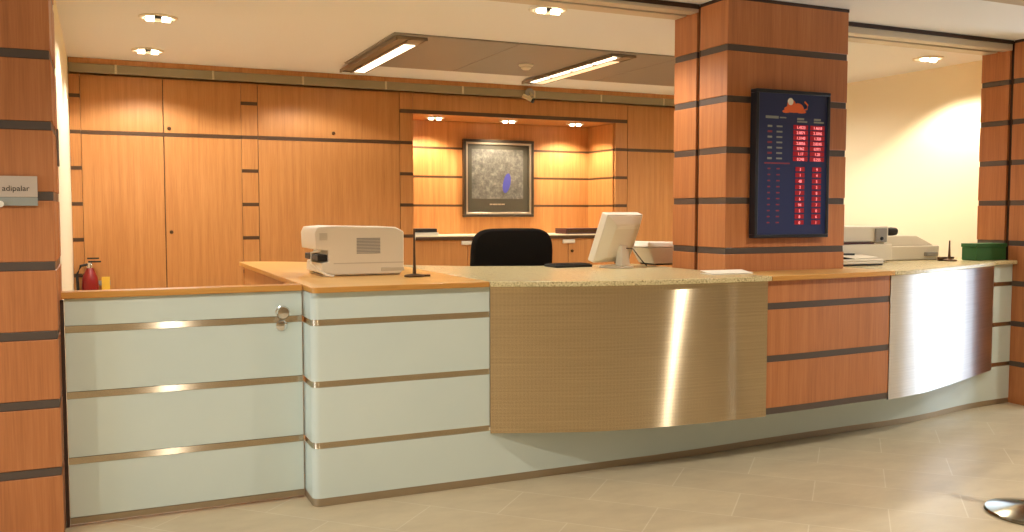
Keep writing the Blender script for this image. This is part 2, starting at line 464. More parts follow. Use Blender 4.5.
# things on the niche counter
t = thing('paper_stack', (3.02, 8.83, 1.241), 'white papers under a dark booklet at the left end of niche counter', 'papers')
mb = MB()
for k in range(4):
    dx = random.uniform(-.012, .012); mb.box(2.90+dx, 3.15+dx, 8.72, 8.95, 1.2415+k*.008, 1.2485+k*.008)
mb.build('sheets', 'paper', t)
MB().box(2.895, 3.125, 8.715, 8.96, 1.2745, 1.312).xf(Matrix.Identity(4)).build('booklet', 'black', t, .003)
t = thing('binder', (4.85, 8.85, 1.241), 'dark maroon binder lying on the niche counter behind the monitor', 'binder')
MB().box(4.62, 5.10, 8.74, 9.0, 1.2415, 1.258).box(4.62, 5.10, 8.74, 9.0, 1.285, 1.302).box(4.62, 4.64, 8.74, 9.0, 1.258, 1.285).build('cover', 'maroon', t, .003)
MB().box(4.645, 5.085, 8.755, 8.985, 1.259, 1.284).build('pages', 'brownmetal', t)
t = thing('white_item', (4.08, 8.86, 1.241), 'tiny white item on the niche counter just above the chair back', 'small item')
MB().box(4.03, 4.12, 8.84, 8.88, 1.2415, 1.29).build('case', 'white', t, .01, 3)  # plain white block for a small unidentified item

# framed picture
PX0, PX1, PZ0, PZ1 = 3.622, 4.472, 1.425, 2.275
t = thing('framed_picture', ((PX0+PX1)/2, 9.28, PZ0), 'dark framed engraving with a blue mark hanging in the lit niche', 'picture')
def frame(x0, x1, z0, z1, w, y0, y1):
    return MB().box(x0, x1, y0, y1, z0, z0+w).box(x0, x1, y0, y1, z1-w, z1).box(x0, x0+w, y0, y1, z0+w, z1-w).box(x1-w, x1, y0, y1, z0+w, z1-w)
frame(PX0, PX1, PZ0, PZ1, .03, 9.235, 9.284).build('frame', 'darkframe', t, .004)
frame(PX0+.03, PX1-.03, PZ0+.03, PZ1-.03, .022, 9.243, 9.284).build('inner_frame', 'silver', t, .003)
MB().box(PX0+.05, PX1-.05, 9.262, 9.284, PZ0+.05, PZ1-.05).build('mount', 'mat', t)
pr = MB().box(PX0+.105, PX1-.125, 9.259, 9.262, PZ0+.20, PZ1-.105).build('print', 'print', t)
mb = MB()
mb.add([(4.145+.045*math.cos(a)+.02*math.sin(a), 9.2575, 1.80+.11*math.sin(a)) for a in [2*PI*k/24 for k in range(24)]] + [(4.145+.045*math.cos(a)+.02*math.sin(a), 9.259, 1.80+.11*math.sin(a)) for a in [2*PI*k/24 for k in range(24)]],
       [tuple(range(24))] + [(k, (k+1) % 24, 24+(k+1) % 24, 24+k) for k in range(24)])
mb.build('blue_mark', 'bluemark', pr)
mb = MB()
for x, w in ((3.94, .03), (3.975, .06), (4.04, .035), (4.08, .04)): mb.box(x, x+w, 9.260, 9.262, 1.558, 1.572)
mb.build('caption', 'silver', t)

# ------------------------------------------------------------------ ceiling fittings
def downlight(loc, r, label, group):
    t = thing('ceiling_downlight', loc, label, 'light', group)
    x, y, z = loc
    MB().lathe([(r, -.001), (r, -.008), (r*.94, -.014), (r*.8, -.012), (r*.76, -.004), (r*.76, -.001)], loc, 32).build('trim_ring', 'white', t)
    MB().lathe([(r*.76, -.001), (r*.76, -.003), (r*.4, -.002), (r*.4, -.001)], loc, 32).build('reflector', 'white', t)
    for s in (-1, 1):
        MB().tube([(x+s*r*.2, y-r*.05, z-.012), (x+s*r*.62, y-r*.05, z-.012)], .009+r*.1, 12).build('bulb', 'glow', t)
    return t
def spot(loc, power, size, col=(1, .80, .52), blend=.35, rad=.05, aim=(0, 0, -1)):
    l = bpy.data.lights.new('lamp', 'SPOT'); l.energy = power; l.spot_size = math.radians(size); l.spot_blend = blend; l.color = col; l.shadow_soft_size = rad
    o = bpy.data.objects.new('downlight_or_fill', l); C.objects.link(o); o.location = loc
    o.rotation_euler = Vector(aim).to_track_quat('-Z', 'Y').to_euler()
    return o
WARM = (1, .95, .87)
G = 'recessed ceiling downlights'
DL = [((.393, 6.62, ZC), 'round recessed ceiling downlight nearer the camera beside the left pillar'),
      ((.392, 7.99, ZC), 'round recessed ceiling downlight close to the cabinets at left'),
      ((2.674, 5.32, ZC), 'round recessed ceiling downlight in front of the bronze ceiling panel'),
      ((6.462, 5.648, ZC), 'round recessed downlight above the cream wall right of the middle pillar')]
for p, lab in DL: downlight(p, .125, lab, G)
for x, lab in ((3.183, 'left'), (4.017, 'middle'), (4.829, 'right')):
    downlight((x, 8.93, 2.46), .10, {'left': 'niche downlight left of the picture', 'middle': 'niche downlight straight above the picture', 'right': 'niche downlight above the monitor side, right of the picture'}[lab], 'downlights in the niche')
    spot((x, 8.95, 2.425), 78, 136, (1, .87, .66), .5, .03)
spot((.393, 6.62, ZC-.05), 85, 150, WARM)
spot((.392, 7.99, ZC-.05), 75, 140, WARM, .3)
spot((1.75, 7.99, ZC-.05), 45, 140, WARM, .3)  # ceiling spot with no fitting built here
spot((2.674, 5.32, ZC-.05), 90, 150, WARM)
spot((6.44, 5.648, ZC-.05), 112, 130, (1, .88, .68), .35)
spot((5.75, 7.0, ZC-.05), 100, 168, WARM, .8)  # added fill without a fitting, evens the light on the right wall
spot((4.9, 6.4, ZC-.05), 50, 150, WARM)  # another spot that has no fitting
# unseen lobby spots without fittings: some placed by metal reflections, others added for ambient
LOB = [(.495, 2.3), (4.29, 2.3), (-2.6, 2.3), (7.9, 2.3), (-2.6, -2.5)]
for x, y in LOB:
    spot((x, y, ZC-.06), 130, 150, (1, .91, .78), .4, .036)

# bronze ceiling panel with two fluorescent fittings
mb = MB()
for x0, x1 in ((1.99, 2.995), (3.0, 4.495), (4.5, 6.0)): mb.box(x0, x1, 6.45, 7.93, ZC-.014, ZC-.001)
tag(mb.build('ceiling_panel', 'ceilpanel', bevel=.003), 'bronze metal panel set in the ceiling over the office', 'ceiling panel')
def fluoro(x, label, both):
    y0, y1 = 6.50, 8.23
    t = thing('fluorescent_fitting', (x+.12, (y0+y1)/2, ZC-.015), label, 'light', 'fluorescent ceiling fittings')
    MB().box(x, x+.245, y0, y1, ZC-.03, ZC-.0155).build('housing', 'louvre', t, .003)
    mb = MB().box(x, x+.012, y0, y1, ZC-.045, ZC-.03).box(x+.233, x+.245, y0, y1, ZC-.035, ZC-.03).box(x+.095, x+.115, y0, y1, ZC-.042, ZC-.03)
    mb.box(x, x+.245, y0, y0+.01, ZC-.036, ZC-.03).box(x, x+.245, y1-.01, y1, ZC-.036, ZC-.03)
    mb.build('reflector_fins', 'louvre', t)
    MB().box(x+.122, x+.225, y0+.24, y1-.03, ZC-.036, ZC-.0305).build('tube', 'tube' if not both else 'tubeSoft', t, .004)
    if both:
        n = 4; L0 = (y1-y0-.1)/n
        for k in range(n):
            MB().box(x+.035, x+.085, y0+.05+k*L0, y0+.05+(k+.8)*L0, ZC-.045, ZC-.0305).build('tube', 'tube', t, .004)
    return t
fluoro(2.02, 'long fluorescent ceiling fitting at left end of the bronze panel', False)
fluoro(3.845, 'long fluorescent ceiling fitting with two strips, nearer the middle pillar', True)
t = thing('smoke_detector', (3.454, 7.30, ZC-.0145), 'small round cream smoke detector on the bronze ceiling panel', 'smoke detector')
MB().lathe([(.066, 0), (.066, -.01), (.056, -.018)], (3.454, 7.30, ZC-.0145), 24).build('base', 'white', t)
MB().lathe([(.048, -.018), (.044, -.035), (.024, -.046), (0, -.048)], (3.454, 7.30, ZC-.0145), 24).build('sensor', 'white', t)
# security camera on the cornice
t = thing('security_camera', (4.06, 8.58, 2.70), 'small security camera bracketed on the back wall cornice', 'camera')
MB().lathe([(.05, -.0015), (.05, -.012), (.03, -.02), (0, -.02)], (4.10, 8.5835, 2.715), 18, axis='y').build('bracket_plate', 'grey', t)
MB().tube([(4.10, 8.565, 2.715), (4.10, 8.52, 2.69), (4.06, 8.50, 2.665)], .012).build('arm', 'clip', t)
mtx = Matrix.Translation((4.03, 8.47, 2.645)) @ Matrix.Rotation(.55, 4, 'Y') @ Matrix.Rotation(-.5, 4, 'Z')
MB().box(-.06, .045, -.02, .02, -.018, .018).xf(mtx).build('body', 'clip', t, .006)
MB().lathe([(.024, .047), (.024, .07), (.014, .07), (0, .066)], (0, 0, 0), 16, axis='x').xf(mtx).build('lens', 'black', t)

# ------------------------------------------------------------------ the service counter
ZT = 1.11
BASE = smooth([(.955, 4.47), (1.9, 4.47), (2.6, 4.475), (3.2, 4.482), (3.8, 4.52), (4.5, 4.552), (4.9, 4.562), (5.3, 4.60), (5.8, 4.697), (6.1, 4.735), (6.398, 4.752)])
BOW = smooth([(1.90, 4.462), (2.15, 4.36), (2.46, 4.255), (2.81, 4.20), (3.2, 4.175), (3.55, 4.168), (3.85, 4.177), (4.2, 4.20), (4.55, 4.222), (4.8, 4.26), (5.02, 4.312), (5.37, 4.428), (5.7, 4.545), (5.95, 4.635), (6.12, 4.695)])
counter = thing('service_counter', (3.6, 4.7, 0), 'long bowed bank counter in aqua glass, steel and wood', 'counter')
# rounded left end + left glass front
def glass_left(z0, z1):
    p = [(.942, 4.71)] + [(.982-.04*math.cos(a), 4.51-.04*math.sin(a)) for a in [PI/2*k/8 for k in range(9)]] + [(1.899, 4.47)]
    return p
def rib(path, z0, z1, t, name, m, parent=counter, bevel=0):
    return MB().ribbon(path, z0, z1, t).build(name, m, parent, bevel)
LP = glass_left(0, 0)
zr = [.04, .31, .62, .93, 1.079]
for i in range(1, 4):
    rib(LP, zr[i]+.016, zr[i+1]-(.016 if i < 3 else 0), .018, 'glass_panel', 'glass')
for i in (1, 2, 3):
    rib(offset(LP, -.004), zr[i]-.0155, zr[i]+.0155, .014, 'metal_strip', 'strip')
LOW = LP[:-1] + [q for q in BASE if q[0] > 1.0]
rib(LOW, .042, .294, .018, 'lower_glass_panel', 'glass')
rib(offset(LOW, -.002), .002, .041, .014, 'kick_strip', 'kick')
# right glass end
RP = clip(BASE, 6.06, 6.398)
for i in range(1, 4):
    rib(RP, zr[i]+.016, zr[i+1]-(.016 if i < 3 else 0), .018, 'glass_panel', 'glass')
for i in (1, 2, 3):
    rib(offset(RP, -.004), zr[i]-.0155, zr[i]+.0155, .014, 'metal_strip', 'strip')
# bowed carcass, steel sheets and wood front
ins = offset(BOW, -.026)
poly = clip(ins, 1.93, 6.05) + [(6.05, 4.80), (4.465, 4.60), (4.465, 4.512), (3.48, 4.512), (3.48, 4.56), (1.93, 4.56)]
MB().prism(poly, .296, 1.07).build('carcass', 'grey', counter)
rib(clip(BOW, 1.90, 3.53), .283, 1.079, .012, 'steel_panel', 'steel')['label'] = 'wide golden brushed steel sheet'
rib(clip(BOW, 4.56, 6.12), .283, 1.079, .012, 'steel_panel', 'steel2')['label'] = 'silver steel sheet curving away at right'
WP = offset(clip(BOW, 3.533, 4.557), -.004)
for i in range(1, 4):
    rib(WP, zr[i]+.02, zr[i+1]-(.02 if i < 3 else 0), .018, 'wood_panel', 'pil')
for i in (1, 2, 3):
    rib(offset(WP, -.003), zr[i]-.0195, zr[i]+.0195, .014, 'bronze_strip', 'band')
# inner panels
MB().box(.965, .985, 4.72, 6.90, .002, 1.07).build('side_panel', 'cab', counter, .002)
MB().box(.97, 1.88, 4.93, 4.95, .002, 1.07).build('inner_panel', 'cab', counter)
MB().box(1.10, 1.30, 6.55, 6.57, .002, 1.07).build('inner_panel', 'cab', counter)
for i, (x, y) in enumerate(((2.6, 5.3), (4.7, 5.4), (6.3, 5.4))): MB().box(x, x+.05, y, y+.05, .002, 1.07).build('support_leg', 'grey', counter)
# worktops
LIP = offset(BOW, .035)
LIPL = [(1.885, 4.43)]
def wt(poly, name, mats, label, m=0):
    o = MB().prism(poly, 1.081, ZT, 0, 1).build(name, mats, None, .004)
    return tag(o, label, 'worktop', 'worktops along the counter')
corner = [(.963-.025*math.cos(a), 4.455-.025*math.sin(a)) for a in [PI/2*k/5 for k in range(6)]]
backL = smooth([(1.884, 6.17), (1.62, 6.50), (1.37, 6.78), (1.17, 6.93), (1.0, 6.99)], 5)
wt(corner + [(1.884, 4.43)] + backL + [(.938, 6.99)], 'wood_worktop', ['top', 'edge'], 'light wood worktop under the beige printer, left end of counter')
f1 = [q for q in LIP if 1.90 < q[0] < 3.528]
backC = [(3.531, 4.514), (3.486, 4.514)] + smooth([(3.486, 5.55), (3.1, 5.55), (2.78, 5.60), (2.5, 5.68), (2.28, 5.78), (2.05, 5.98), (1.887, 6.166)], 4)
wt([(1.887, 4.43)] + f1 + [(3.531, clip(LIP, 3.531, 4)[0][1])] + backC, 'granite_worktop', ['granite', 'granite'], 'speckled granite worktop under the monitor, above golden steel')
f2 = clip(LIP, 3.534, 4.557)
wt(f2 + [(4.557, 5.55), (4.460, 5.55), (4.460, 4.514), (3.534, 4.514)], 'wood_worktop', ['top', 'edge'], 'light wood worktop around the foot of the middle pillar')
f3 = clip(LIP, 4.56, 6.06) + [(6.14, 4.705), (6.401, 4.712)]
wt(f3 + [(6.401, 5.55), (4.56, 5.55)], 'granite_worktop', ['granite', 'granite'], 'speckled granite worktop right of the middle pillar, above silver steel')

# ------------------------------------------------------------------ glass gate
gate = thing('counter_gate', (.37, 4.67, 0), 'low aqua glass gate between left pillar and counter', 'gate')
GX0, GX1 = -.158, .934
gz = [.045, .315, .625, .935, 1.078]
for i in range(4):
    MB().box(GX0, GX1, 4.66, 4.69, gz[i]+(.016 if i else 0), gz[i+1]-(.016 if i < 3 else 0)).build('glass_panel', 'glass', gate, .002)
for i in (1, 2, 3):
    MB().box(GX0, GX1, 4.6575, 4.685, gz[i]-.0155, gz[i]+.0155).build('metal_strip', 'strip', gate)
MB().box(GX0, GX1, 4.6575, 4.685, .015, .044).build('kick_strip', 'kick', gate)
MB().box(GX0, GX1, 4.69, 4.72, .03, 1.072).build('back_board', 'cab', gate)
MB().box(GX0-.012, GX1, 4.635, 4.735, 1.0795, ZT).build('cap_rail', ['edge'], gate, .004)
MB().box(-.1765, -.162, 4.662, 4.715, .002, 1.07).build('gap_shade_strip', 'seam', gate)  # dark strip added to paint the shaded gap between pillar and gate
lk = MB().lathe([(.03, 0), (.03, -.008), (.022, -.012)], (.83, 4.6598, .975), 20, axis='y').lathe([(.028, 0), (.028, -.006), (.02, -.01), (0, -.011)], (.83, 4.6572, .905), 20, axis='y').build('lock_plate', 'chrome', gate)
MB().lathe([(.014, -.010), (.014, -.03), (.03, -.036), (.034, -.05), (.028, -.064), (0, -.068)], (.83, 4.6598, .975), 20, axis='y').build('knob', 'chrome', lk)

# ------------------------------------------------------------------ things on the counter
# beige laser printer
px0, px1, py0, py1, z = 1.115, 1.635, 5.14, 5.54, ZT
t = thing('laser_printer', ((px0+px1)/2, (py0+py1)/2, z), 'big beige laser printer on the wood worktop', 'printer')
prof = [(px0+.10, z+.008), (px1-.02, z+.008), (px1, z+.04), (px1, z+.255), (px1-.05, z+.282), (px0+.10, z+.29), (px0+.01, z+.283), (px0-.005, z+.25), (px0, z+.155), (px0+.07, z+.15), (px0+.07, z+.085), (px0+.03, z+.08), (px0+.025, z+.02)]
mb = MB(); nP = len(prof)
mb.add([(x, py0, zz) for x, zz in prof]+[(x, py1, zz) for x, zz in prof], [tuple(range(nP)), tuple(range(nP, 2*nP))[::-1]]+[(i, nP+i, nP+(i+1) % nP, (i+1) % nP) for i in range(nP)])
mb.build('body', 'beige', t, .006)
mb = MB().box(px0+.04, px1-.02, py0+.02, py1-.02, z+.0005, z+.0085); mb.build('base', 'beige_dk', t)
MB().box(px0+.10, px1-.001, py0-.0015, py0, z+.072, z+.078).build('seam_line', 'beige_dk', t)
mb = MB()
for k in range(11): mb.box(px0+.235, px0+.375, py0-.003, py0, z+.13+k*.0085, z+.1345+k*.0085)
mb.build('vent_grille', 'grey', t)
mb = MB()
for k in range(7): mb.box(px0+.02, px0+.065, py0-.003, py0, z+.21+k*.006, z+.2135+k*.006)
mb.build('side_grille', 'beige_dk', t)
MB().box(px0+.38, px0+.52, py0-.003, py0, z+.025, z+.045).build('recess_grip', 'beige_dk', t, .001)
MB().box(px0+.012, px0+.07, py0+.02, py1-.03, z+.09, z+.125).build('feed_tray', 'black', t, .004)
MB().tube([(px0+.03, py0+.02, z+.15), (px0-.03, py0-.01, z+.14), (px0-.035, py0-.015, z+.08), (px0+.0, py0-.02, z+.045), (px0+.05, py0-.04, z+.012), (px0+.09, py0-.05, z+.006)], .006).build('cable', 'paper', t)
# dark post stand
def post(x, y, h, r, label, m):
    t = thing('pen_stand', (x, y, ZT), label, 'pen stand', 'pen stands on the counter')
    MB().lathe([(r, .0008), (r, .008), (r*.8, .013), (.012, .018), (0, .018)], (x, y, ZT), 24).build('base', m, t)
    MB().tube([(x, y, ZT+.017), (x, y, ZT+.08), (x, y, ZT+h)], [.011, .0075, .005]).build('post', m, t)
    return t
tp = post(1.636, 4.95, .275, .058, 'thin dark post on a round base, right of the beige printer', 'brownmetal')
MB().box(1.66, 1.725, 4.925, 4.95, ZT+.0008, ZT+.012).build('pen_rest', 'brownmetal', tp, .002)
tp = post(5.85, 4.87, .155, .055, 'short brown pen stand left of the green box', 'brownmetal')
MB().box(5.77, 5.93, 4.89, 4.91, ZT+.0008, ZT+.03).build('pen_rest', 'brownmetal', tp, .002)

# office chair
cx, cy = 2.70, 6.22
t = thing('office_chair', (cx, cy, 0), 'black fabric office chair behind the granite worktop', 'chair')
for k in range(5):
    a = 2*PI*k/5+.3; ex, ey = cx+.29*math.cos(a), cy+.29*math.sin(a)
    lg = MB().tube([(cx+.03*math.cos(a), cy+.03*math.sin(a), .115), (ex, ey, .075)], [.026, .016]).build('leg', 'black', t)
    MB().lathe([(.028, -.02), (.03, 0), (.028, .02)], (ex, ey, .031), 16, axis='x').build('caster', 'black', lg)
MB().lathe([(.035, .09), (.035, .25), (.022, .25), (.022, .60)], (cx, cy, 0), 16).build('gas_column', 'black', t)
def cushion(name, w, d, h, mtx, parent, n=12):
    """soft pad: superellipse cross-sections, rounded corners"""
    mb = MB(); vs = []; fs = []; R = 7; K = 36
    for i in range(R+1):
        ph = -PI/2+PI*i/R; zz = math.sin(ph)*h/2; sc = .90+.10*math.cos(ph)**.5 if abs(math.cos(ph)) > 1e-6 else .86
        for k in range(K):
            a = 2*PI*k/K; c_, s_ = math.cos(a), math.sin(a); e = .38
            vs.append((w/2*sc*math.copysign(abs(c_)**e, c_), d/2*sc*math.copysign(abs(s_)**e, s_), zz))
    for i in range(R):
        for k in range(K): fs.append((i*K+k, i*K+(k+1) % K, (i+1)*K+(k+1) % K, (i+1)*K+k))
    fs.append(tuple(range(K))[::-1]); fs.append(tuple(range(R*K, R*K+K)))
    mb.add(vs, fs, 0, True).xf(mtx)
    return mb.build(name, 'fabric', parent)
cushion('seat', .54, .52, .10, Matrix.Translation((cx, cy, .645)), t)
cushion('backrest', .635, .66, .09, Matrix.Translation((cx, cy-.27, 1.035)) @ Matrix.Rotation(PI/2+.08, 4, 'X'), t)
MB().tube([(cx, cy, .60), (cx, cy-.26, .60), (cx, cy-.34, .70), (cx, cy-.35, .9)], .022).build('back_support', 'black', t)
for s in (-1, 1):
    MB().tube([(cx+s*.22, cy, .60), (cx+s*.31, cy, .62), (cx+s*.32, cy, .84)], .016).build('arm_support', 'black', t)
    MB().box(cx+s*.32-.035, cx+s*.32+.035, cy-.12, cy+.16, .84, .875).build('armrest', 'black', t, .012, 3)

# monitor seen from behind
mx_, my_ = 3.16, 5.22
ang = math.radians(22)
t = thing('computer_monitor', (mx_, my_, ZT), 'white flat monitor seen from behind on the granite worktop', 'monitor')
B0 = Matrix.Translation((mx_, my_, ZT)) @ Matrix.Rotation(ang, 4, 'Z')
T0 = B0 @ Matrix.Translation((0, .01, .19)) @ Matrix.Rotation(.36, 4, 'X')
# local -y is the back of the screen
MB().box(-.195, .195, -.005, .05, -.165, .175).xf(T0).build('bezel', 'white', t, .008, 3)
MB().hexa([(-.19, -.006, -.16), (.19, -.006, -.16), (.13, -.05, -.11), (-.13, -.05, -.11)], [(-.19, -.006, .17), (.19, -.006, .17), (.13, -.05, .12), (-.13, -.05, .12)]).xf(T0).build('back_shell', 'beige', t, .006)
MB().box(-.12, .12, -.053, -.046, .09, .115).xf(T0).build('grip_vent', 'paper', t, .003)
MB().box(-.18, .18, .049, .052, -.15, .16).xf(T0).build('screen', 'black', t)
MB().hexa([(-.045, -.06, .012), (.045, -.06, .012), (.045, .0, .012), (-.045, .0, .012)], [(-.035, -.05, .15), (.035, -.05, .15), (.035, -.01, .15), (-.035, -.01, .15)]).xf(B0).build('stand', 'white', t, .006)
MB().lathe([(.115, .001), (.115, .008), (.06, .014), (0, .014)], (0, 0, 0), 28).xf(B0 @ Matrix.Translation((0, .02, 0))).build('foot', 'beige', t)
MB().tube([tuple(B0 @ Vector(p)) for p in ((.0, -.062, .13), (.06, -.07, .125), (.12, -.075, .07), (.16, -.085, .03), (.2, -.085, .006))], .004).build('cable', 'black', t)
# keyboard
t = thing('keyboard', (2.88, 5.40, ZT), 'dark keyboard lying left of the monitor stand', 'keyboard')
MB().box(2.74, 3.02, 5.33, 5.50, ZT+.0008, ZT+.018).build('case', 'black', t, .004)
mb = MB()
for i in range(12):
    for j in range(5): mb.box(2.75+i*.022, 2.768+i*.022, 5.345+j*.028, 5.367+j*.028, ZT+.0182, ZT+.024)
mb.build('keys', 'black', t)
# small white printer next to the pillar
t = thing('receipt_printer', (3.60, 5.42, ZT), 'small white receipt printer between monitor and middle pillar', 'printer')
MB().hexa([(3.49, 5.29, ZT+.012), (3.74, 5.29, ZT+.012), (3.74, 5.50, ZT+.012), (3.49, 5.50, ZT+.012)], [(3.43, 5.27, ZT+.125), (3.775, 5.27, ZT+.125), (3.775, 5.52, ZT+.125), (3.43, 5.52, ZT+.125)]).build('body', 'white', t, .01, 3)
MB().box(3.50, 3.73, 5.30, 5.49, ZT+.0008, ZT+.0125).build('foot', 'black', t)
MB().hexa([(3.42, 5.262, ZT+.127), (3.79, 5.262, ZT+.127), (3.79, 5.525, ZT+.127), (3.42, 5.525, ZT+.127)], [(3.44, 5.28, ZT+.165), (3.79, 5.27, ZT+.155), (3.79, 5.52, ZT+.155), (3.44, 5.52, ZT+.165)]).build('lid', 'paper', t, .008, 3)
# leaflet in front of the pillar
t = thing('leaflet', (3.42, 4.40, ZT), 'white folded leaflet on granite at the foot of middle pillar', 'leaflet')
mb = MB().hexa([(3.27, 4.36, ZT+.001), (3.56, 4.34, ZT+.001), (3.57, 4.46, ZT+.001), (3.28, 4.48, ZT+.001)], [(3.27, 4.36, ZT+.004), (3.56, 4.34, ZT+.004), (3.57, 4.46, ZT+.004), (3.28, 4.48, ZT+.004)])
mb.hexa([(3.27, 4.36, ZT+.005), (3.56, 4.34, ZT+.005), (3.57, 4.46, ZT+.018), (3.28, 4.48, ZT+.018)], [(3.27, 4.36, ZT+.007), (3.56, 4.34, ZT+.007), (3.57, 4.46, ZT+.02), (3.28, 4.48, ZT+.02)])
mb.build('sheets', 'paper', t)

# printer right of the pillar
t = thing('document_printer', (4.98, 5.1, ZT), 'large cream printer with a white paper tray, right against the middle pillar', 'printer')
MB().box(4.60, 5.33, 4.93, 5.36, ZT+.012, ZT+.135).box(4.60, 5.33, 4.97, 5.36, ZT+.15, ZT+.265).box(4.62, 5.31, 4.98, 5.35, ZT+.134, ZT+.151).build('body', 'beige', t, .01, 3)
MB().box(4.62, 5.31, 4.97, 5.34, ZT+.0008, ZT+.0125).build('base', 'beige_dk', t)
MB().box(4.62, 5.16, 4.945, 4.98, ZT+.136, ZT+.149).build('paper_slot', 'maroon', t)
MB().box(5.19, 5.30, 4.955, 4.97, ZT+.15, ZT+.25).build('control_panel', 'grey', t, .004)
MB().lathe([(.014, -.0005), (.012, -.008), (0, -.009)], (5.245, 4.955, ZT+.175), 12, axis='y').build('button', 'black', t)
tr = MB().box(4.56, 4.96, 4.66, 4.93, ZT+.012, ZT+.03).box(4.56, 4.585, 4.66, 4.93, ZT+.03, ZT+.06).box(4.56, 4.96, 4.66, 4.68, ZT+.03, ZT+.045).build('paper_tray', 'white', t, .008, 3)
MB().box(4.585, 4.90, 4.87, 4.925, ZT+.035, ZT+.075).build('tray_slot', 'black', tr)
MB().box(4.56, 4.96, 4.67, 4.92, ZT+.0008, ZT+.0125).build('tray_foot', 'black', tr)
MB().hexa([(4.75, 4.72, ZT+.046), (5.05, 4.80, ZT+.046), (5.02, 4.92, ZT+.06), (4.72, 4.86, ZT+.06)], [(4.75, 4.72, ZT+.05), (5.05, 4.80, ZT+.05), (5.02, 4.92, ZT+.064), (4.72, 4.86, ZT+.064)]).build('printed_sheet', 'paper', tr)
# passbook printer
t = thing('passbook_printer', (5.7, 5.2, ZT), 'low white desktop printer with a sloped grey lid, left of the short pen stand', 'printer')
MB().box(5.42, 5.97, 5.06, 5.42, ZT+.0008, ZT+.11).build('body', 'white', t, .012, 3)
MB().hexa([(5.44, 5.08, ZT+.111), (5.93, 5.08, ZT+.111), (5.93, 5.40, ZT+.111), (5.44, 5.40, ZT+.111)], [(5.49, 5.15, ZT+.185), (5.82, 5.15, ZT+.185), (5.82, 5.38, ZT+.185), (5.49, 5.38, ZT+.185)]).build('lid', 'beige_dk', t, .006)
MB().lathe([(.03, -.05), (.034, 0), (.03, .05)], (5.66, 5.26, ZT+.217), 16, axis='x').build('ribbon_spool', 'black', t)
MB().box(5.80, 5.92, 5.03, 5.06, ZT+.03, ZT+.06).build('release_lever', 'grey', t, .004)
MB().tube([(5.92, 5.38, ZT+.17), (6.0, 5.40, ZT+.12), (6.07, 5.36, ZT+.03), (6.10, 5.30, ZT+.006)], .005).build('cable', 'beige_dk', t)
# green box
t = thing('storage_box', (6.22, 4.87, ZT), 'dark green box on the counter against the right pillar', 'box')
MB().box(6.055, 6.385, 4.80, 4.93, ZT+.001, ZT+.10).build('tray', 'green', t, .004)
MB().box(6.050, 6.390, 4.795, 4.935, ZT+.1005, ZT+.13).build('lid', 'green', t, .004)

# ------------------------------------------------------------------ exchange-rate board
BX0, BX1, BZ0, BZ1 = 3.668, 4.258, 1.318, 2.235
BY = 4.52
t = thing('rate_board', ((BX0+BX1)/2, BY, BZ0), 'navy exchange-rate board with red digits on the middle pillar', 'display board')
panel = MB().box(BX0+.02, BX1-.02, BY-.052, BY-.001, BZ0+.02, BZ1-.02)
frame(BX0, BX1, BZ0, BZ1, .022, BY-.06, BY-.001).build('frame', 'boardframe', t, .004)
yf = BY-.0525
W, H = BX1-BX0, BZ1-BZ0
def bp(u, v): return BX0+W*u, BZ1-H*v
ra = [.245+.036*k for k in range(7)]; rb = [.53+.0405*k for k in range(10)]
disp = MB(); left = MB(); leftr = MB()
for col in (.60, .83):
    for k, v in enumerate(ra + rb):
        x, zc = bp(col, v); hw = .058 if k < 7 else .036
        disp.box(x-hw, x+hw, yf-.002, yf+.0005, zc-.0135, zc+.0135)
dsp = disp.build('digit_display', 'ledback', t)
lets = MB()
vals = ['1.4523', '2.0871', '1.3140', '2.8056', '0.962', '1.17', '0.248', '3', '1', '48', '2', '7', '6', '94', '5', '8', '0']
vals2 = ['1.4618', '2.1046', '1.328', '2.8245', '0.971', '1.20', '0.255', '9', '4', '5', '2', '8', '3', '7', '0', '6', '1']
for col, vv in ((.60, vals), (.83, vals2)):
    for k, v in enumerate(ra + rb):
        x, zc = bp(col, v)
        text('digits', vv[k], .026, 'led', (x, yf-.003, zc-.0105), lets)
lets.build('lettering', 'led', dsp)
for k, v in enumerate(ra):
    x, zc = bp(.20, v)
    (leftr if k % 2 else left).box(x-.025, x+.01, yf-.0008, yf+.0005, zc-.006, zc+.006)
    left.box(x+.045, x+.09, yf-.0008, yf+.0005, zc-.005, zc+.005)
for k, v in enumerate(rb):
    x, zc = bp(.20, v)
    leftr.box(x-.02, x+.0, yf-.0008, yf+.0005, zc-.004, zc+.004).box(x+.05, x+.075, yf-.0008, yf+.0005, zc-.004, zc+.004)
x, zc = bp(.13, .185); left.box(x, x+.10, yf-.0008, yf+.0005, zc-.008, zc+.008).box(x+.11, x+.16, yf-.0008, yf+.0005, zc-.004, zc+.004)
for c in (.55, .78):
    x, zc = bp(c, .195); left.box(x, x+.055, yf-.0008, yf+.0005, zc-.001, zc+.012).box(x, x+.08, yf-.0008, yf+.0005, zc-.016, zc-.006)
x, zc = bp(.12, .493); leftr.box(x, x+.2, yf-.0008, yf+.0005, zc-.004, zc+.004)
panel.add(left.v, left.f, 1).add(leftr.v, leftr.f, 2).build('panel', ['navy', 'boardwhite', 'boardred'], t)
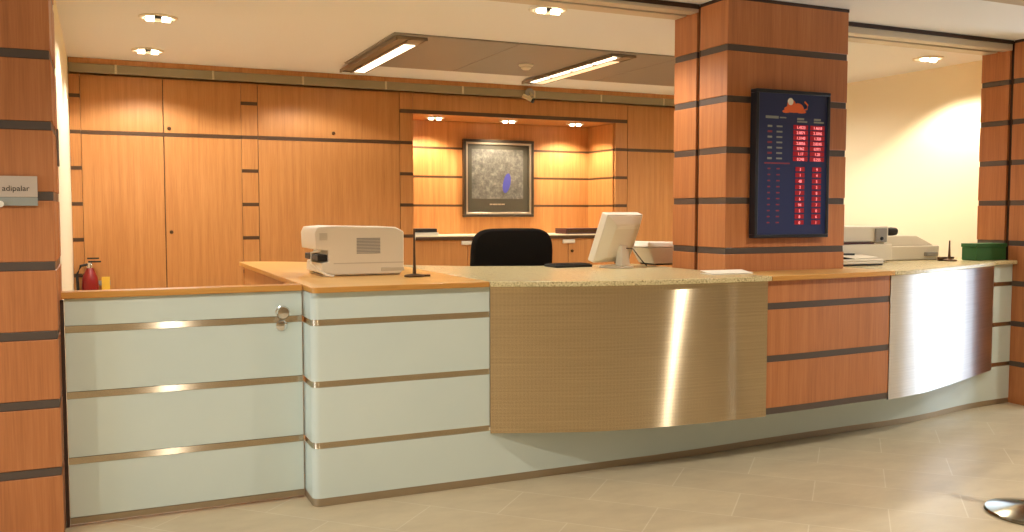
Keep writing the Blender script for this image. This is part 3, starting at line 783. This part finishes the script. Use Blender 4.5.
# emblem: orange seated beast with a pale head and a looped tail
mb = MB()
def blob(cxu, cyv, a, bb, m, rot=0, dy=0):
    x, zc = bp(cxu, cyv); n = 20
    pts = [(a*math.cos(2*PI*k/n), bb*math.sin(2*PI*k/n)) for k in range(n)]
    pts = [(x+p*math.cos(rot)-q*math.sin(rot), zc+p*math.sin(rot)+q*math.cos(rot)) for p, q in pts]
    mb.add([(p, yf-.001-dy, q) for p, q in pts]+[(p, yf+.0005, q) for p, q in pts], [tuple(range(n))]+[(k, (k+1) % n, n+(k+1) % n, n+k) for k in range(n)], m)
blob(.50, .125, .075, .022, 0); blob(.47, .10, .034, .036, 0, .2, .0003); blob(.57, .115, .04, .028, 0, -.3, .0002)
blob(.455, .075, .022, .022, 1, 0, .0006); blob(.40, .142, .03, .01, 0, 0, .0004); blob(.60, .14, .04, .01, 0, 0, .0004)
x, zc = bp(.62, .12)
mb.tube([(x, yf-.001, zc-.01), (x+.035, yf-.001, zc+.0), (x+.04, yf-.001, zc+.025), (x+.015, yf-.001, zc+.045)], .005, 8, 0)
mb.build('emblem', ['orange', 'paper'], t)

# sign plaque on the left pillar
t = thing('pillar_sign', (-.43, 4.52, 1.51), 'grey acrylic sign plaque on the left pillar', 'sign')
MB().box(-.64, -.244, 4.50, 4.508, 1.545, 1.637).build('plate', 'acryl', t, .002)
MB().box(-.64, -.244, 4.50, 4.508, 1.507, 1.5445).build('lower_band', 'acryl2', t, .002)
MB().lathe([(.012, 0), (.012, -.024), (.014, -.03), (0, -.032)], (-.388, 4.5195, 1.515), 14, axis='y').build('stud', 'white', t)
MB().lathe([(.012, 0), (.012, -.024)], (-.60, 4.5195, 1.60), 14, axis='y').build('stud', 'white', t)
text('lettering', 'r adipalar', .034, 'ink', (-.275, 4.4995, 1.572), t, 'RIGHT')
# slim plate on the pillar's side
t = thing('wall_plate', (-.178, 4.95, 1.70), 'slim dark plate on the side of the left pillar', 'plate')
MB().box(-.1785, -.170, 4.92, 4.96, 1.70, 1.88).build('plate', 'grey', t, .002)

# fire extinguisher by the cabinets
ex, ey = -.085, 8.585
t = thing('fire_extinguisher', (ex, ey, .62), 'red fire extinguisher with black hose beyond the glass gate', 'fire extinguisher')
MB().lathe([(.0, .60), (.062, .605), (.067, .63), (.067, .87), (.06, .92), (.04, .97), (.026, 1.0), (0, 1.0)], (ex, ey, 0), 24).build('cylinder', 'red', t)
MB().lathe([(.024, .998), (.026, 1.03), (.018, 1.045), (0, 1.045)], (ex, ey, 0), 16).build('valve', 'chrome', t)
MB().box(ex-.012, ex+.09, ey-.012, ey+.012, 1.046, 1.06).box(ex-.02, ex+.075, ey-.012, ey+.012, 1.075, 1.088).build('handle', 'black', t, .003)
MB().tube([(ex-.02, ey-.01, 1.03), (ex-.07, ey-.02, 1.02), (ex-.10, ey-.03, .95), (ex-.095, ey-.03, .8), (ex-.09, ey-.03, .72)], .012).build('hose', 'black', t)
MB().box(ex+.09, ex+.155, ey-.01, ey-.004, .80, .92).build('tag', 'yellow', t, .002)
MB().box(ex-.05, ex+.16, 8.672, 8.698, .84, .88).box(ex-.01, ex+.01, 8.66, 8.674, .6, 1.0).build('wall_bracket', 'grey', t)

# queue post, its base just inside the frame
sx, sy = 4.13, 2.92
t = thing('queue_post', (sx, sy, 0), 'polished round floor base of a queue post at bottom right', 'queue post')
MB().lathe([(.208, .001), (.212, .008), (.205, .018), (.15, .032), (.08, .045), (.032, .052), (.032, .06), (0, .06)], (sx, sy, 0), 48).build('base', 'base_chrome', t)
MB().lathe([(.024, .06), (.024, .92)], (sx, sy, 0), 24).build('post', 'chrome', t)
MB().lathe([(.024, .92), (.03, .925), (.03, .98), (.02, .995), (0, 1.0)], (sx, sy, 0), 24).build('cap', 'chrome', t)

# ------------------------------------------------------------------ sky, camera
w = bpy.data.worlds.new('sky'); bpy.context.scene.world = w; w.use_nodes = True
bg = w.node_tree.nodes['Background']; bg.inputs['Color'].default_value = (.72, .86, 1, 1); bg.inputs['Strength'].default_value = 8.5
cd = bpy.data.cameras.new('camera'); cam = bpy.data.objects.new('camera', cd); C.objects.link(cam)
cd.sensor_width = 36; cd.lens = 906.46/1024*36; cd.clip_start = .05
cam.location = (0, 0, 1.48); cam.rotation_euler = (math.radians(90-3.409), 0, math.radians(-24.447))
sc = bpy.context.scene; sc.camera = cam
sc.view_settings.view_transform = 'Standard'; sc.view_settings.look = 'None'; sc.view_settings.gamma = 1; sc.view_settings.exposure = 0
sc.view_settings.use_curve_mapping = False
sc.cycles.use_denoising = True; sc.cycles.max_bounces = 10; sc.cycles.diffuse_bounces = 6
sc.cycles.sample_clamp_indirect = 6
